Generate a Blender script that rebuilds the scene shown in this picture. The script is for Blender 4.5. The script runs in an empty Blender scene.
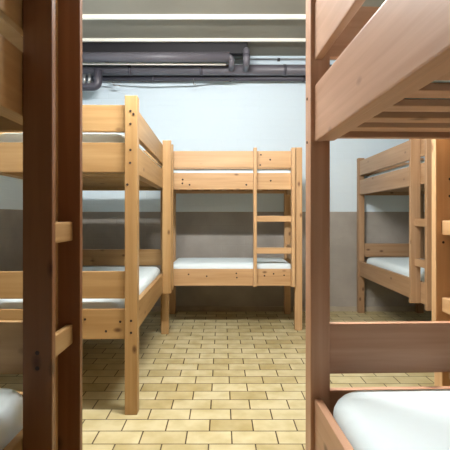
import bpy, bmesh, math, random
from mathutils import Vector, Matrix
random.seed(7)
LAMP = 455.0
SC = bpy.context.scene
C = SC.collection

# ------------------------------------------------------------------ materials
def new_mat(name):
    m = bpy.data.materials.new(name); m.use_nodes = True
    nt = m.node_tree; b = nt.nodes['Principled BSDF']
    return m, nt, b
def lin(c):
    f = lambda v: v/12.92 if v <= 0.04045 else ((v+0.055)/1.055)**2.4
    return tuple(f(x/255) for x in c) + (1.0,)
def N(nt, t, **kw):
    n = nt.nodes.new(t)
    for k, v in kw.items():
        if k in n.inputs: n.inputs[k].default_value = v
        else: setattr(n, k, v)
    return n

def plain(name, rgb, rough=0.5, metal=0.0, noise=0.12, scale=6.0):
    m, nt, b = new_mat(name)
    tc = N(nt, 'ShaderNodeTexCoord')
    n = N(nt, 'ShaderNodeTexNoise'); n.inputs['Scale'].default_value = scale; n.inputs['Detail'].default_value = 4
    nt.links.new(tc.outputs['Object'], n.inputs['Vector'])
    r = N(nt, 'ShaderNodeValToRGB')
    c = lin(rgb)
    r.color_ramp.elements[0].position = 0.3; r.color_ramp.elements[1].position = 0.7
    r.color_ramp.elements[0].color = tuple(x*(1-noise) for x in c[:3])+(1,)
    r.color_ramp.elements[1].color = tuple(min(1, x*(1+noise)) for x in c[:3])+(1,)
    nt.links.new(n.outputs['Fac'], r.inputs['Fac'])
    nt.links.new(r.outputs['Color'], b.inputs['Base Color'])
    b.inputs['Roughness'].default_value = rough; b.inputs['Metallic'].default_value = metal
    return m

_wood = {}
def wood(tint, axis):
    key = (tint, axis)
    if key in _wood: return _wood[key]
    base = TINTS[tint]
    m, nt, b = new_mat('wood_%s_grain_%s' % (tint, 'xyz'[axis]))
    L = nt.links.new
    tc = N(nt, 'ShaderNodeTexCoord'); oi = N(nt, 'ShaderNodeObjectInfo')
    mul = N(nt, 'ShaderNodeVectorMath', operation='MULTIPLY')
    mul.inputs[1].default_value = (37.0, 53.0, 71.0)
    L(oi.outputs['Random'], mul.inputs[0])
    add = N(nt, 'ShaderNodeVectorMath', operation='ADD')
    L(tc.outputs['Object'], add.inputs[0]); L(mul.outputs[0], add.inputs[1])
    # fine stretched grain
    mp = N(nt, 'ShaderNodeMapping')
    s = [38.0]*3; s[axis] = 1.6; mp.inputs['Scale'].default_value = s
    L(add.outputs[0], mp.inputs['Vector'])
    g = N(nt, 'ShaderNodeTexNoise'); g.inputs['Scale'].default_value = 1.0; g.inputs['Detail'].default_value = 5; g.inputs['Distortion'].default_value = 0.4
    L(mp.outputs[0], g.inputs['Vector'])
    # broad figure
    mp2 = N(nt, 'ShaderNodeMapping')
    s2 = [9.0]*3; s2[axis] = 1.0; mp2.inputs['Scale'].default_value = s2
    L(add.outputs[0], mp2.inputs['Vector'])
    g2 = N(nt, 'ShaderNodeTexNoise'); g2.inputs['Scale'].default_value = 1.0; g2.inputs['Detail'].default_value = 2
    L(mp2.outputs[0], g2.inputs['Vector'])
    mix = N(nt, 'ShaderNodeMath', operation='MULTIPLY_ADD'); mix.inputs[1].default_value = 0.55
    mh = N(nt, 'ShaderNodeMath', operation='MULTIPLY'); mh.inputs[1].default_value = 0.45
    L(g2.outputs['Fac'], mh.inputs[0]); L(g.outputs['Fac'], mix.inputs[0]); L(mh.outputs[0], mix.inputs[2])
    r = N(nt, 'ShaderNodeValToRGB')
    c = lin(base)
    r.color_ramp.elements[0].position = 0.32; r.color_ramp.elements[1].position = 0.68
    r.color_ramp.elements[0].color = (c[0]*0.80, c[1]*0.72, c[2]*0.62, 1)
    r.color_ramp.elements[1].color = (min(1, c[0]*1.10), min(1, c[1]*1.12), min(1, c[2]*1.14), 1)
    L(mix.outputs[0], r.inputs['Fac'])
    # knots
    mp3 = N(nt, 'ShaderNodeMapping')
    s3 = [8.5]*3; s3[axis] = 4.6; mp3.inputs['Scale'].default_value = s3
    L(add.outputs[0], mp3.inputs['Vector'])
    v = N(nt, 'ShaderNodeTexVoronoi'); v.inputs['Scale'].default_value = 1.0
    L(mp3.outputs[0], v.inputs['Vector'])
    kr = N(nt, 'ShaderNodeValToRGB')
    kr.color_ramp.elements[0].position = 0.05; kr.color_ramp.elements[0].color = (0.85, 0.85, 0.85, 1)
    kr.color_ramp.elements[1].position = 0.15; kr.color_ramp.elements[1].color = (0, 0, 0, 1)
    L(v.outputs['Distance'], kr.inputs['Fac'])
    mc = N(nt, 'ShaderNodeMix', data_type='RGBA')
    L(kr.outputs['Color'], mc.inputs['Factor']); L(r.outputs['Color'], mc.inputs[6])
    mc.inputs[7].default_value = (c[0]*0.22, c[1]*0.14, c[2]*0.10, 1)
    L(mc.outputs[2], b.inputs['Base Color'])
    b.inputs['Roughness'].default_value = 0.42
    b.inputs['Specular IOR Level'].default_value = 0.35
    bp = N(nt, 'ShaderNodeBump'); bp.inputs['Strength'].default_value = 0.06; bp.inputs['Distance'].default_value = 0.004
    L(g.outputs['Fac'], bp.inputs['Height']); L(bp.outputs[0], b.inputs['Normal'])
    _wood[key] = m
    return m
TINTS = {
    'honey':  (178, 144, 98),
    'pale':   (200, 164, 122),
    'honey_shaded': (128, 86, 54),  # honey wood with the backlit shade of the uprights put into its colour
    'rose':   (204, 162, 134),
    'tan':    (170, 138, 106),
}

def tile_mat():
    m, nt, b = new_mat('cream_floor_tiles'); L = nt.links.new
    tc = N(nt, 'ShaderNodeTexCoord')
    mp = N(nt, 'ShaderNodeMapping')
    mp.inputs['Location'].default_value = (-0.052+0.2427*20.5, -2.339+0.1417*40, 0)
    L(tc.outputs['Object'], mp.inputs['Vector'])
    br = N(nt, 'ShaderNodeTexBrick')
    br.offset = 0.5; br.offset_frequency = 2; br.squash = 1.0
    br.inputs['Scale'].default_value = 1.0
    br.inputs['Brick Width'].default_value = 0.2427; br.inputs['Row Height'].default_value = 0.1417
    br.inputs['Mortar Size'].default_value = 0.0042; br.inputs['Mortar Smooth'].default_value = 0.25
    br.inputs['Bias'].default_value = -0.35
    br.inputs['Color1'].default_value = lin((208, 197, 156))
    br.inputs['Color2'].default_value = lin((172, 154, 102))
    br.inputs['Mortar'].default_value = lin((84, 68, 40))
    L(mp.outputs[0], br.inputs['Vector'])
    n = N(nt, 'ShaderNodeTexNoise'); n.inputs['Scale'].default_value = 7; n.inputs['Detail'].default_value = 5
    L(tc.outputs['Object'], n.inputs['Vector'])
    r = N(nt, 'ShaderNodeValToRGB')
    r.color_ramp.elements[0].position = 0.3; r.color_ramp.elements[0].color = (0.80, 0.76, 0.64, 1)
    r.color_ramp.elements[1].position = 0.62; r.color_ramp.elements[1].color = (1, 1, 1, 1)
    L(n.outputs['Fac'], r.inputs['Fac'])
    mx = N(nt, 'ShaderNodeMix', data_type='RGBA', blend_type='MULTIPLY'); mx.inputs['Factor'].default_value = 1
    L(br.outputs['Color'], mx.inputs[6]); L(r.outputs['Color'], mx.inputs[7])
    L(mx.outputs[2], b.inputs['Base Color'])
    b.inputs['Roughness'].default_value = 0.45
    bp = N(nt, 'ShaderNodeBump'); bp.invert = True; bp.inputs['Strength'].default_value = 0.4; bp.inputs['Distance'].default_value = 0.004
    L(br.outputs['Fac'], bp.inputs['Height']); L(bp.outputs[0], b.inputs['Normal'])
    return m

def wall_mat(name, along):
    """painted brick: white above, grey dado below 1.24 m"""
    m, nt, b = new_mat(name); L = nt.links.new
    geo = N(nt, 'ShaderNodeNewGeometry')
    sp = N(nt, 'ShaderNodeSeparateXYZ'); L(geo.outputs['Position'], sp.inputs[0])
    gt = N(nt, 'ShaderNodeMath', operation='GREATER_THAN'); gt.inputs[1].default_value = 1.245
    L(sp.outputs['Z'], gt.inputs[0])
    cb = N(nt, 'ShaderNodeCombineXYZ')
    L(sp.outputs['XY'[along]], cb.inputs['X']); L(sp.outputs['Z'], cb.inputs['Y'])
    br = N(nt, 'ShaderNodeTexBrick'); br.inputs['Scale'].default_value = 1.0
    br.inputs['Brick Width'].default_value = 0.19; br.inputs['Row Height'].default_value = 0.083
    br.inputs['Mortar Size'].default_value = 0.006; br.inputs['Mortar Smooth'].default_value = 0.6
    L(cb.outputs[0], br.inputs['Vector'])
    n = N(nt, 'ShaderNodeTexNoise'); n.inputs['Scale'].default_value = 3.0; n.inputs['Detail'].default_value = 6
    L(geo.outputs['Position'], n.inputs['Vector'])
    rl = N(nt, 'ShaderNodeValToRGB')
    rl.color_ramp.elements[0].position = 0.35; rl.color_ramp.elements[0].color = lin((150, 145, 136))
    rl.color_ramp.elements[1].position = 0.7; rl.color_ramp.elements[1].color = lin((168, 162, 154))
    L(n.outputs['Fac'], rl.inputs['Fac'])
    mx = N(nt, 'ShaderNodeMix', data_type='RGBA')
    L(gt.outputs[0], mx.inputs['Factor']); L(rl.outputs['Color'], mx.inputs[6]); mx.inputs[7].default_value = lin((216, 232, 241))
    L(mx.outputs[2], b.inputs['Base Color'])
    b.inputs['Roughness'].default_value = 0.6
    bp = N(nt, 'ShaderNodeBump'); bp.invert = True; bp.inputs['Strength'].default_value = 0.22; bp.inputs['Distance'].default_value = 0.006
    L(br.outputs['Fac'], bp.inputs['Height']); L(bp.outputs[0], b.inputs['Normal'])
    return m

def cloth_mat(name, rgb):
    m, nt, b = new_mat(name); L = nt.links.new
    tc = N(nt, 'ShaderNodeTexCoord')
    n = N(nt, 'ShaderNodeTexNoise'); n.inputs['Scale'].default_value = 5; n.inputs['Detail'].default_value = 3; n.inputs['Distortion'].default_value = 0.8
    L(tc.outputs['Object'], n.inputs['Vector'])
    w = N(nt, 'ShaderNodeTexNoise'); w.inputs['Scale'].default_value = 420; L(tc.outputs['Object'], w.inputs['Vector'])
    a = N(nt, 'ShaderNodeMath', operation='MULTIPLY_ADD'); a.inputs[1].default_value = 0.04
    L(w.outputs['Fac'], a.inputs[0]); L(n.outputs['Fac'], a.inputs[2])
    bp = N(nt, 'ShaderNodeBump'); bp.inputs['Strength'].default_value = 0.35; bp.inputs['Distance'].default_value = 0.03
    L(a.outputs[0], bp.inputs['Height']); L(bp.outputs[0], b.inputs['Normal'])
    b.inputs['Base Color'].default_value = lin(rgb); b.inputs['Roughness'].default_value = 0.85
    return m

M_TILE = tile_mat()
M_WALLX = wall_mat('painted_brick_wall_across', 0)
M_WALLY = wall_mat('painted_brick_wall_along', 1)
M_CEIL = plain('grey_ceiling_paint', (150, 146, 134), 0.8, noise=0.06, scale=2)
M_BATTEN = plain('white_ceiling_strip', (240, 238, 226), 0.5, noise=0.02)
M_PIPE = plain('grey_pipe_lagging', (100, 97, 104), 0.42, noise=0.08, scale=4)
M_PIPE2 = plain('dark_grey_pipe_lagging', (74, 71, 80), 0.42, noise=0.08, scale=4)
M_DUCT = plain('charcoal_duct_paint', (24, 21, 26), 0.55, noise=0.08, scale=4)
M_CABLE = plain('dark_cable_rubber', (54, 54, 58), 0.5)
M_METAL = plain('zinc_plated_steel', (170, 172, 172), 0.35, 0.8)
M_SCREW = plain('dark_screw_hole', (46, 28, 18), 0.6)
M_SHEET = cloth_mat('white_cotton_sheet', (224, 238, 242))
M_DARK = plain('dark_light_blocking_wall', (52, 43, 38), 0.7)  # dark so the unseen wall bounces little light onto near faces
M_BASE = plain('grey_baseboard_paint', (168, 158, 140), 0.6)

# ------------------------------------------------------------------ mesh helpers
def link(name, bm, mat, parent=None, loc=(0, 0, 0), smooth=False):
    me = bpy.data.meshes.new(name); bm.to_mesh(me); bm.free()
    me.materials.append(mat)
    if smooth:
        for p in me.polygons: p.use_smooth = True
    o = bpy.data.objects.new(name, me); C.objects.link(o)
    o.location = loc
    if parent: o.parent = parent
    return o
def box_bm(sx, sy, sz, bev=0.004, seg=2):
    bm = bmesh.new(); bmesh.ops.create_cube(bm, size=1.0)
    bmesh.ops.scale(bm, vec=(sx, sy, sz), verts=bm.verts)
    if bev: bmesh.ops.bevel(bm, geom=bm.edges[:], offset=min(bev, sx/3, sy/3, sz/3), segments=seg, profile=0.7, affect='EDGES')
    return bm
def board(name, parent, u, v, z, mat, bev=0.004):
    """a box spanning the given local intervals, its origin in its middle"""
    s = [b-a for a, b in (u, v, z)]; c = [(a+b)/2 for a, b in (u, v, z)]
    o = link(name, box_bm(*s, bev), mat, parent, c)
    return o
def structure(o, name=None):
    o['kind'] = 'structure'
    return o
def tag(o, label, cat, group=None):
    o['label'] = label; o['category'] = cat
    if group: o['group'] = group
    return o
def empty(name, loc, rz=0.0):
    o = bpy.data.objects.new(name, None); C.objects.link(o)
    o.location = loc; o.rotation_euler = (0, 0, rz); o.empty_display_size = 0.1
    return o
def tube_bm(pts, r, n=20, cap=True, bm=None):
    bm = bm or bmesh.new()
    P = [Vector(p) for p in pts]; rings = []
    up = None
    for i, p in enumerate(P):
        a = P[max(0, i-1)]; b = P[min(len(P)-1, i+1)]
        t = (b-a).normalized()
        if up is None:
            up = Vector((0, 0, 1)) if abs(t.z) < 0.9 else Vector((0, 1, 0))
        s = t.cross(up).normalized(); up = s.cross(t).normalized()
        rings.append([bm.verts.new(p + (s*math.cos(k*2*math.pi/n) + up*math.sin(k*2*math.pi/n))*r) for k in range(n)])
    for a, b in zip(rings, rings[1:]):
        for k in range(n):
            bm.faces.new((a[k], a[(k+1) % n], b[(k+1) % n], b[k]))
    if cap:
        bm.faces.new(rings[0][::-1]); bm.faces.new(rings[-1])
    bmesh.ops.recalc_face_normals(bm, faces=bm.faces)
    return bm
def rounded(pts, rad, n=7):
    """polyline with its inner corners turned into arcs"""
    P = [Vector(p) for p in pts]; out = [P[0]]
    for a, b, c in zip(P, P[1:], P[2:]):
        d1 = (a-b).normalized(); d2 = (c-b).normalized()
        p1 = b+d1*rad; p2 = b+d2*rad
        for k in range(n+1):
            t = k/n
            out.append(p1*(1-t)**2 + b*2*t*(1-t) + p2*t**2)
    out.append(P[-1])
    return out
def cyl_smooth(o, ang=0.7):
    for p in o.data.polygons: p.use_smooth = len(p.vertices) == 4
    return o

# ------------------------------------------------------------------ the bunk bed
H = 1.905
def screw(part, pos, axis, r=0.0075):
    """dark screw hole on a part; pos in the bunk's own frame, axis the face it sits in"""
    bm = bmesh.new()
    bmesh.ops.create_cone(bm, cap_ends=True, segments=12, radius1=r, radius2=r*0.8, depth=0.003)
    if axis == 'u': bmesh.ops.rotate(bm, matrix=Matrix.Rotation(math.pi/2, 3, 'Y'), verts=bm.verts)
    else: bmesh.ops.rotate(bm, matrix=Matrix.Rotation(math.pi/2, 3, 'X'), verts=bm.verts)
    o = link('screw', bm, M_SCREW, part)
    o.location = Vector(pos) - part.location
    return o

def bunk(loc, rz, L, W, tint, label, ladder, rail=(0.030, 0.066), up=0.0, lad=(0.042, 0.455, (-0.026, 0.022), -0.050, 0.0295), upright_tint=None, pv=0.075, head=(0.690, 0.853), dend=0.0, ledge=0.038, low=(0.460, 0.635), rungs=(0.770, 1.103), name='bunk_bed'):
    t = empty(name, loc, rz)
    tag(t, label, 'bunk bed', 'pine bunk beds of the dormitory')
    P = {'root': t}
    wu, wv, wz = wood(tint, 0), wood(tint, 1), wood(tint, 2)
    pw = 0.075
    for i, u in enumerate((0, L-pw)):
        for j, v in enumerate((0, W-pv)):
            P['post', i, j] = board('post', t, (u, u+pw), (v, v+pv), (0, H), wz, 0.006)
    for j, (v0, v1) in enumerate((rail, (W-rail[1], W-rail[0]))):
        for nm, z0, z1 in (('guard_rail', 1.690+up*0.5, 1.865+up*0.5), ('side_rail', 1.455+up, 1.630+up), ('side_rail', *low)):
            if nm == 'side_rail' and z0 < 1: k = 'low'
            else: k = nm
            P[k, j] = board(nm, t, (pw+0.001, L-pw-0.001), (v0, v1), (z0, z1), wu, 0.005)
    for i, (u0, u1) in enumerate(((0.022, 0.050), (L-0.050, L-0.022))):
        for k, (z0, z1) in enumerate(((1.690, 1.853), (1.448+dend, 1.627+dend), head, (0.447, 0.627))):
            P['end', i, k] = board('end_board', t, (u0, u1), (pv+0.001, W-pv-0.001), (z0, z1), wv, 0.005)
    for bed in (0, 1):
        zb = (low[0]+0.002, 1.457+up)[bed]
        for v0, v1 in ((rail[1]+0.0005, rail[1]+ledge), (W-rail[1]-ledge, W-rail[1]-0.0005)):
            board('ledger', t, (0.081, L-0.081), (v0, v1), (zb, zb+0.030), wu, 0.003)
        n = int(round((L-0.30)/0.128))
        for k in range(n+1):
            u = 0.11 + (L-0.22)*k/n
            board('slat', t, (u-0.031, u+0.031), (rail[1]+0.003, W-rail[1]-0.003), (zb+0.0305, zb+0.048), wv, 0.003)
    if ladder:
        ua, ub, ztop = ladder
        for i, u in enumerate((ua, ub)):
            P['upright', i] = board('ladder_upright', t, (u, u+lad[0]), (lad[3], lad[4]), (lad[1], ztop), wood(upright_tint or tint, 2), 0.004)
        for zr in rungs:
            P['rung', zr] = board('ladder_rung', t, (ua+lad[0]+0.0005, ub-0.0005), lad[2], (zr, zr+0.062), wu, 0.006)
    return t, P

PI = math.pi
R = math.radians
G_M = 'white sheeted mattresses on the bunks'
# -- left foreground
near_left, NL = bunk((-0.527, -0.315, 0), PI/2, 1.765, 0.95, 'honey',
    'bunk bed in the left foreground with two tall shade-darkened ladder uprights', (1.535, 1.776, 2.02), lad=(0.028, 0.30, (-0.043, -0.021), -0.066, 0.014), upright_tint='honey_shaded', rail=(0.016, 0.040), low=(0.405, 0.580))
# -- left, middle distance
mid_left, ML = bunk((-0.505, 2.68, 0), PI/2+R(1.0), 1.92, 0.98, 'honey',
    'honey pine bunk bed seen end-on at left, dark screw holes down its front post', (1.57, 1.80, 1.905))
# -- back wall
back, BK = bunk((-0.640, 4.68, 0), 0, 1.475, 0.86, 'pale',
    'pale pine bunk bed standing broadside against the back wall', (0.965, 1.358, 1.895), lad=(0.034, 0.458, (-0.026, 0.022), -0.050, 0.0295), up=0.012, rungs=(0.800, 1.130))
# -- right foreground: its far end is u = 0
near_right, NR = bunk((0.274, 1.480, 0), -PI/2+R(2.0), 1.92, 0.60, 'rose',
    'pinkish bunk bed in the right foreground, slats of its upper bed seen from below', (1.55, 1.80, 1.905), rail=(0.012, 0.036), up=-0.04, low=(0.438, 0.613), pv=0.062, head=(0.680, 0.840), dend=-0.014, ledge=0.036, lad=(0.042, 0.455, (-0.026, 0.011), -0.050, 0.0115))
# -- right, middle distance
mid_right, MR = bunk((1.676, 5.600, 0), -PI/2+R(-0.6), 2.20, 0.80, 'tan',
    'dull brown bunk bed far right, beyond the foreground bunk, ladder at its near end', (1.78, 2.08, 1.905), lad=(0.042, 0.455, (-0.040, 0.006), -0.070, 0.010), rail=(0.011, 0.046))
# -- right edge
outer, OR = bunk((0.980, 2.080, 0), -PI/2, 1.92, 0.85, 'pale',
    'bright pine bunk bed at the right edge, only its ladder upright and rungs showing', (0.082, 0.345, 1.905), lad=(0.042, 0.520, (-0.026, 0.022), -0.050, 0.0295))

# screw holes the photo shows
p = ML['post', 0, 0]
for v, z in ((0.040, 1.811), (0.022, 1.793), (0.040, 1.734), (0.040, 1.579), (0.042, 1.502), (0.058, 1.373), (0.036, 0.562), (0.036, 0.491)):
    screw(p, (-0.0008, v, z), 'u')
b = ML['end', 0, 3]
for v, z in ((0.105, 0.552), (0.190, 0.495), (0.315, 0.567)): screw(b, (0.0212, v, z), 'u')
g = BK['guard_rail', 0]
for u, z in ((1.047, 1.832), (1.145, 1.780), (1.040, 1.724)): screw(g, (u, 0.0292, z), 'v', 0.0105)
g = BK['side_rail', 0]
for u, z in ((0.228, 1.572), (0.225, 1.532), (0.30, 1.517), (1.150, 1.560), (0.955-0.06, 1.517)): screw(g, (u, 0.0292, z), 'v', 0.0105)
g = BK['low', 0]
for u, z in ((0.290, 0.580), (0.480, 0.560), (0.790, 0.590), (0.795, 0.545), (1.085, 0.565), (1.180, 0.585), (1.290, 0.570)): screw(g, (u, 0.0292, z), 'v', 0.009)
a = NL['upright', 0]
for z in (0.812, 0.770): screw(a, (1.5342, -0.027, z), 'u', 0.006)
a = MR['upright', 1]
for z in (1.148, 1.116, 0.852, 0.812): screw(a, (2.1228, 0.0, z), 'u')
a = OR['upright', 0]
for v, z in ((0.010, 1.345), (0.010, 1.271), (-0.018, 1.070)): screw(a, (0.1248, v, z), 'u', 0.006)
a = NR['post', 0, 0]
for z in (1.56, 1.42): screw(a, (0.03, -0.0008, z), 'v', 0.005)

# ------------------------------------------------------------------ mattresses
def mattress(bed, L, W, z0, z1, label, rad=0.10, u0=0.083, sag=0.010, v0=0.070):
    """sheeted foam mattress, rounded in plan and at its edges; lies on the slats of a bunk"""
    lu = L-2*u0; lv = W-2*v0
    bm = bmesh.new(); h = z1-z0; e = min(0.055, h*0.4)
    prof = [(e*0.5, 0.0), (e*0.12, e*0.25), (0.0, e*0.7), (0.0, h-e)]
    for k in range(1, 6):
        a = k/5*PI/2; prof.append((e*(1-math.cos(a)), h-e+e*math.sin(a)))
    prof += [(e*2.2, h+0.004), (e*4.0, h+0.006-sag*0.4)]
    def outline(ins):
        pts = []; r = max(0.012, rad-ins)
        hx, hy = lu/2-ins, lv/2-ins
        for cx, cy, a0 in ((hx-r, hy-r, 0), (-hx+r, hy-r, PI/2), (-hx+r, -hy+r, PI), (hx-r, -hy+r, 1.5*PI)):
            for k in range(9):
                a = a0+k/8*PI/2; pts.append((cx+r*math.cos(a), cy+r*math.sin(a)))
        return pts
    rings = [[bm.verts.new((x, y, z)) for x, y in outline(i)] for i, z in prof]
    n = len(rings[0])
    for a, b in zip(rings, rings[1:]):
        for k in range(n): bm.faces.new((a[k], a[(k+1) % n], b[(k+1) % n], b[k]))
    bm.faces.new(rings[0][::-1]); bm.faces.new(rings[-1])
    bmesh.ops.recalc_face_normals(bm, faces=bm.faces)
    o = link('mattress', bm, M_SHEET, None, smooth=True)
    mat = Matrix.Translation(bed.location) @ Matrix.Rotation(bed.rotation_euler.z, 4, 'Z')
    o.location = mat @ Vector((L/2, W/2, z0)); o.rotation_euler = bed.rotation_euler
    tag(o, label, 'mattress', G_M)
    return o
ZU, ZL = 1.506, 0.511
mattress(near_left, 1.765, 0.95, ZL-0.055, 0.676, 'white mattress low in the left foreground, behind the dark ladder upright', 0.085, u0=0.077, v0=0.042)
mattress(near_left, 1.765, 0.95, ZU, 1.660, 'mattress on the upper level of the left foreground bunk with dark uprights')
mattress(mid_left, 1.92, 0.98, ZL, 0.690, 'white mattress on the lower level of the end-on honey pine bunk')
mattress(mid_left, 1.92, 0.98, ZU, 1.704, 'white mattress on the upper level of the end-on honey pine bunk')
mattress(back, 1.475, 0.86, ZL, 0.690, 'white mattress on the lower level of the bunk against the back wall', 0.06)
mattress(back, 1.475, 0.86, ZU+0.013, 1.690, 'white mattress on the upper level of the bunk against the back wall', 0.06)
mattress(near_right, 1.92, 0.60, ZL-0.022, 0.655, 'large bright white mattress low in the right foreground, corner rounded', 0.115, u0=0.077, v0=0.042)
mattress(near_right, 1.92, 0.60, ZU-0.04, 1.625, 'mattress on the upper level of the pinkish right foreground bunk')
mattress(mid_right, 2.20, 0.80, ZL, 0.690, 'white mattress on the lower level of the dull brown bunk at far right')
mattress(mid_right, 2.20, 0.80, ZU, 1.684, 'white mattress on the upper level of the dull brown bunk at far right')

# ------------------------------------------------------------------ the room
XL, XR, YB, YF, ZC = -1.80, 4.60, 5.64, -0.62, 3.20
def slab(name, x, y, z, mat):
    bm = box_bm(x[1]-x[0], y[1]-y[0], z[1]-z[0], 0)
    bmesh.ops.translate(bm, vec=((x[0]+x[1])/2, (y[0]+y[1])/2, (z[0]+z[1])/2), verts=bm.verts)
    return structure(link(name, bm, mat))
T = 0.15
slab('floor', (XL-T, XR+T), (YF-T, YB+T), (-T, 0), M_TILE)
slab('ceiling', (XL-T, XR+T), (YF-T, YB+T), (ZC, ZC+T), M_CEIL)
slab('wall_back', (XL-T, XR+T), (YB, YB+T), (0, ZC), M_WALLX)
slab('wall_front_blocker', (XL-T, XR+T), (YF-T, YF), (0, ZC), M_DARK)  # unseen wall, set close behind the camera and dark to cut fill light
slab('wall_left', (XL-T, XL), (YF, YB), (0, ZC), M_WALLY)
slab('wall_right', (XR, XR+T), (YF, YB), (0, ZC), M_WALLY)
slab('baseboard_back', (XL, XR), (YB-0.015, YB), (0, 0.06), M_BASE)
for k in range(10):
    y = 5.085-0.598*k
    slab('trim_%d' % (k+1), (XL, XR), (y, y+0.03), (ZC-(0.032 if k == 0 else 0.040), ZC), M_BATTEN)

# ------------------------------------------------------------------ pipes under the ceiling
def px(x, y, Z): return ((x-222)*Z/450, Z, 1.18-(y-217)*Z/450)
def pipe(name, pts, r, mat, label, cat, rad=None, group=None):
    pts = rounded(pts, rad) if rad else pts
    o = cyl_smooth(link(name, tube_bm(pts, r), mat))
    return tag(o, label, cat, group)
def collar(parent, p, axis, r, w, mat=M_PIPE2):
    bm = bmesh.new(); d = Vector(axis).normalized()*w/2
    tube_bm([Vector(p)-d, Vector(p)+d], r, 20, True, bm)
    return cyl_smooth(link('pipe_collar', bm, mat, parent))
GP = 'grey pipes under the ceiling at the back'
# the thick lagged pipe that ends in a drop into the pipe below
Y1 = 5.10
a = px(60, 57, Y1); e = px(240, 57, Y1)
z1 = a[2]
big = pipe('lagged_pipe', [(XL, Y1, z1), (e[0]-0.12, Y1, z1), ], 0.055, M_PIPE, 'thick grey lagged pipe running below the dark duct, ending in a short elbow', 'pipe', None, GP)
s1 = px(231.5, 61, Y1)
o = link('pipe_elbow', tube_bm(rounded([(e[0]-0.122, Y1, z1), (s1[0], Y1, z1), (s1[0], Y1, 2.92), (s1[0], 5.336, 2.935)], 0.04), 0.032), M_PIPE, big); cyl_smooth(o)
# dark duct above it, against the ceiling
duct = link('ceiling_duct', box_bm(px(248, 0, 5.12)[0]-XL-0.02, 0.10, 0.140, 0.012, 3), M_DUCT)
duct.location = ((XL+0.02+px(248, 0, 5.12)[0])/2, 5.225, 3.130)
tag(duct, 'charcoal box duct fixed under the ceiling, left of the short upright pipe', 'duct')
# long pipe across the whole back wall
Y2 = 5.40
p2 = px(0, 70, Y2)[2]
lng = pipe('heating_pipe', [(XL, Y2, p2), (XR, Y2, p2)], 0.062, M_PIPE, 'long grey pipe crossing the whole back wall just under the white gap', 'pipe', None, GP)
for x in (-1.10, -0.25, 0.75): collar(lng, (x, Y2, p2), (1, 0, 0), 0.066, 0.035)
# short upright connecting long pipe and ceiling
s2 = px(246.5, 60, 5.09)
up = pipe('riser_pipe', [(s2[0], 5.173, 3.075), (s2[0], 5.09, 3.075), (s2[0], 5.09, 2.925), (s2[0], 5.335, 2.935)], 0.038, M_PIPE, 'short upright grey pipe between the end of the dark duct and the long pipe', 'pipe', 0.045, GP)
collar(up, (s2[0], 5.09, 3.005), (0, 0, 1), 0.042, 0.03)
# thinner pipe below, turned down and back at its left end
Y3 = 5.54; z3 = px(0, 78.3, Y3)[2]
thin = pipe('water_pipe', [(XL, Y3, z3), (XR, Y3, z3)], 0.036, M_PIPE2, 'thinner dark grey pipe tucked right below the long pipe', 'pipe', None, GP)
for x in (-0.85, 0.1, 1.0): collar(thin, (x, Y3, z3), (1, 0, 0), 0.041, 0.03)
# U-bend at the left
ya = 5.26
q = [px(78, 86.5, ya), px(98, 86.5, ya), px(98, 70, ya)]
ub = pipe('pipe_bend', q, 0.050, M_PIPE2, 'dark grey pipe bend hanging at the left end of the pipes', 'pipe', 0.07, GP)
for dx in (84.5, 89.5):
    p = px(dx, 79, ya-0.03)
    o = link('bleed_valve', tube_bm([(p[0], ya-0.03, p[2]-0.055), (p[0], ya-0.03, p[2]+0.055)], 0.021, 14), M_METAL, ub); cyl_smooth(o)
# thin white conduit in the gap, right part
cz = px(0, 58.3, 5.58)[2]
cond = pipe('conduit', [(0.16, 5.610, cz), (XR, 5.610, cz)], 0.010, M_METAL, 'thin pale conduit high on the back wall, right of the upright pipe', 'conduit')
cb = px(279, 60, 5.58)
o = link('clip', box_bm(0.035, 0.03, 0.035, 0.005), M_CABLE, cond, (cb[0], 5.615, cz-0.005)); 
w0, w1 = px(60, 63.6, 5.20), px(226, 64.2, 5.20)
pipe('conduit', [(XL, 5.20, w0[2]), (w1[0], 5.20, w1[2])], 0.014, M_BATTEN, 'thin white tube added as the bright line above the long grey pipe', 'conduit')  # white tube added to stand in for the bright gap over the pipe
# sagging cable under the pipes
pts = []
for k in range(41):
    x = 112+k*(236-112)/40
    y = 80.2 + 1.6*math.sin((x-112)/(236-112)*PI*2.0-0.6) + 1.2*math.exp(-((x-193)/14)**2)
    pts.append(px(x, y, 5.40))
cab = pipe('electric_cable', pts, 0.009, M_CABLE, 'thin dark cable sagging along the underside of the pipes', 'cable')
h = px(193.5, 83, 5.40)
o = link('cable_hook', tube_bm(rounded([(h[0], 5.40, h[2]+0.05), (h[0], 5.40, h[2]-0.02), (h[0]+0.03, 5.40, h[2]-0.02)], 0.012), 0.005, 8), M_METAL, cab); cyl_smooth(o)
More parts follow.
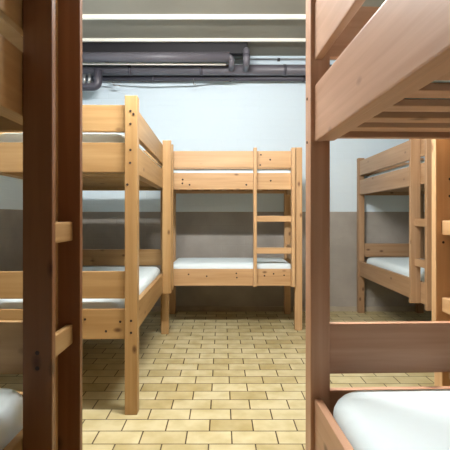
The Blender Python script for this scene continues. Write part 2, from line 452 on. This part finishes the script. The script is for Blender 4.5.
# small bracket left and black clip on the long pipe
b0, b1 = px(101, 81.5, 5.42), px(113, 82, 5.42); b2 = px(114, 85.5, 5.42); b3 = px(120, 85.5, 5.42)
br = pipe('pipe_bracket', rounded([b0, b1, b2, b3], 0.015), 0.009, M_METAL, 'small metal bracket sticking out below the pipes beside the bend', 'bracket')
k = px(107, 63.8, Y2)
bm = bmesh.new(); bmesh.ops.create_cone(bm, cap_ends=True, segments=16, radius1=0.034, radius2=0.014, depth=0.05)
cl = link('pipe_valve', bm, M_CABLE, None, (k[0], Y2, p2+0.062+0.024))
tag(cl, 'small black valve cap standing on the long pipe near its left end', 'valve')

# ------------------------------------------------------------------ light
m, nt, b = new_mat('glowing_lamp_tube')
b.inputs['Emission Color'].default_value = (1.0, 0.985, 0.97, 1)
b.inputs['Emission Strength'].default_value = LAMP
lx, ly, lz = -0.06, 2.34, 2.78
lamp = empty('tube_lamp', (lx, ly, lz))
tag(lamp, 'fluorescent tube lamp hanging from the ceiling over the middle of the aisle', 'lamp')
cyl_smooth(link('lamp_tube', tube_bm([(-0.55, 0, 0), (0.55, 0, 0)], 0.030), m, lamp))
board('lamp_body', lamp, (-0.60, 0.60), (-0.022, 0.022), (0.055, 0.095), M_BATTEN)
for sx in (-1, 1):
    board('tube_holder', lamp, (sx*0.572-0.012, sx*0.572+0.012), (-0.015, 0.015), (-0.025, 0.056), M_BATTEN)
    cyl_smooth(link('suspension_rod', tube_bm([(sx*0.4, 0, 0.094), (sx*0.4, 0, ZC-lz)], 0.005, 8), M_METAL, lamp))
w = bpy.data.worlds.new('world'); w.use_nodes = True
w.node_tree.nodes['Background'].inputs[0].default_value = (0.8, 0.9, 1, 1)
w.node_tree.nodes['Background'].inputs[1].default_value = 0.2
SC.world = w

# ------------------------------------------------------------------ camera
cam = bpy.data.cameras.new('camera'); co = bpy.data.objects.new('camera', cam); C.objects.link(co)
cam.sensor_width = 36; cam.lens = 36.0; cam.clip_start = 0.02
co.location = (0, 0, 1.18); co.rotation_euler = (PI/2, 0, 0)
cam.shift_x = 3/450; cam.shift_y = -8/450
SC.camera = co
SC.view_settings.view_transform = 'Standard'; SC.view_settings.look = 'None'
SC.view_settings.gamma = 1.0; SC.view_settings.use_curve_mapping = False
SC.view_settings.exposure = 0.0
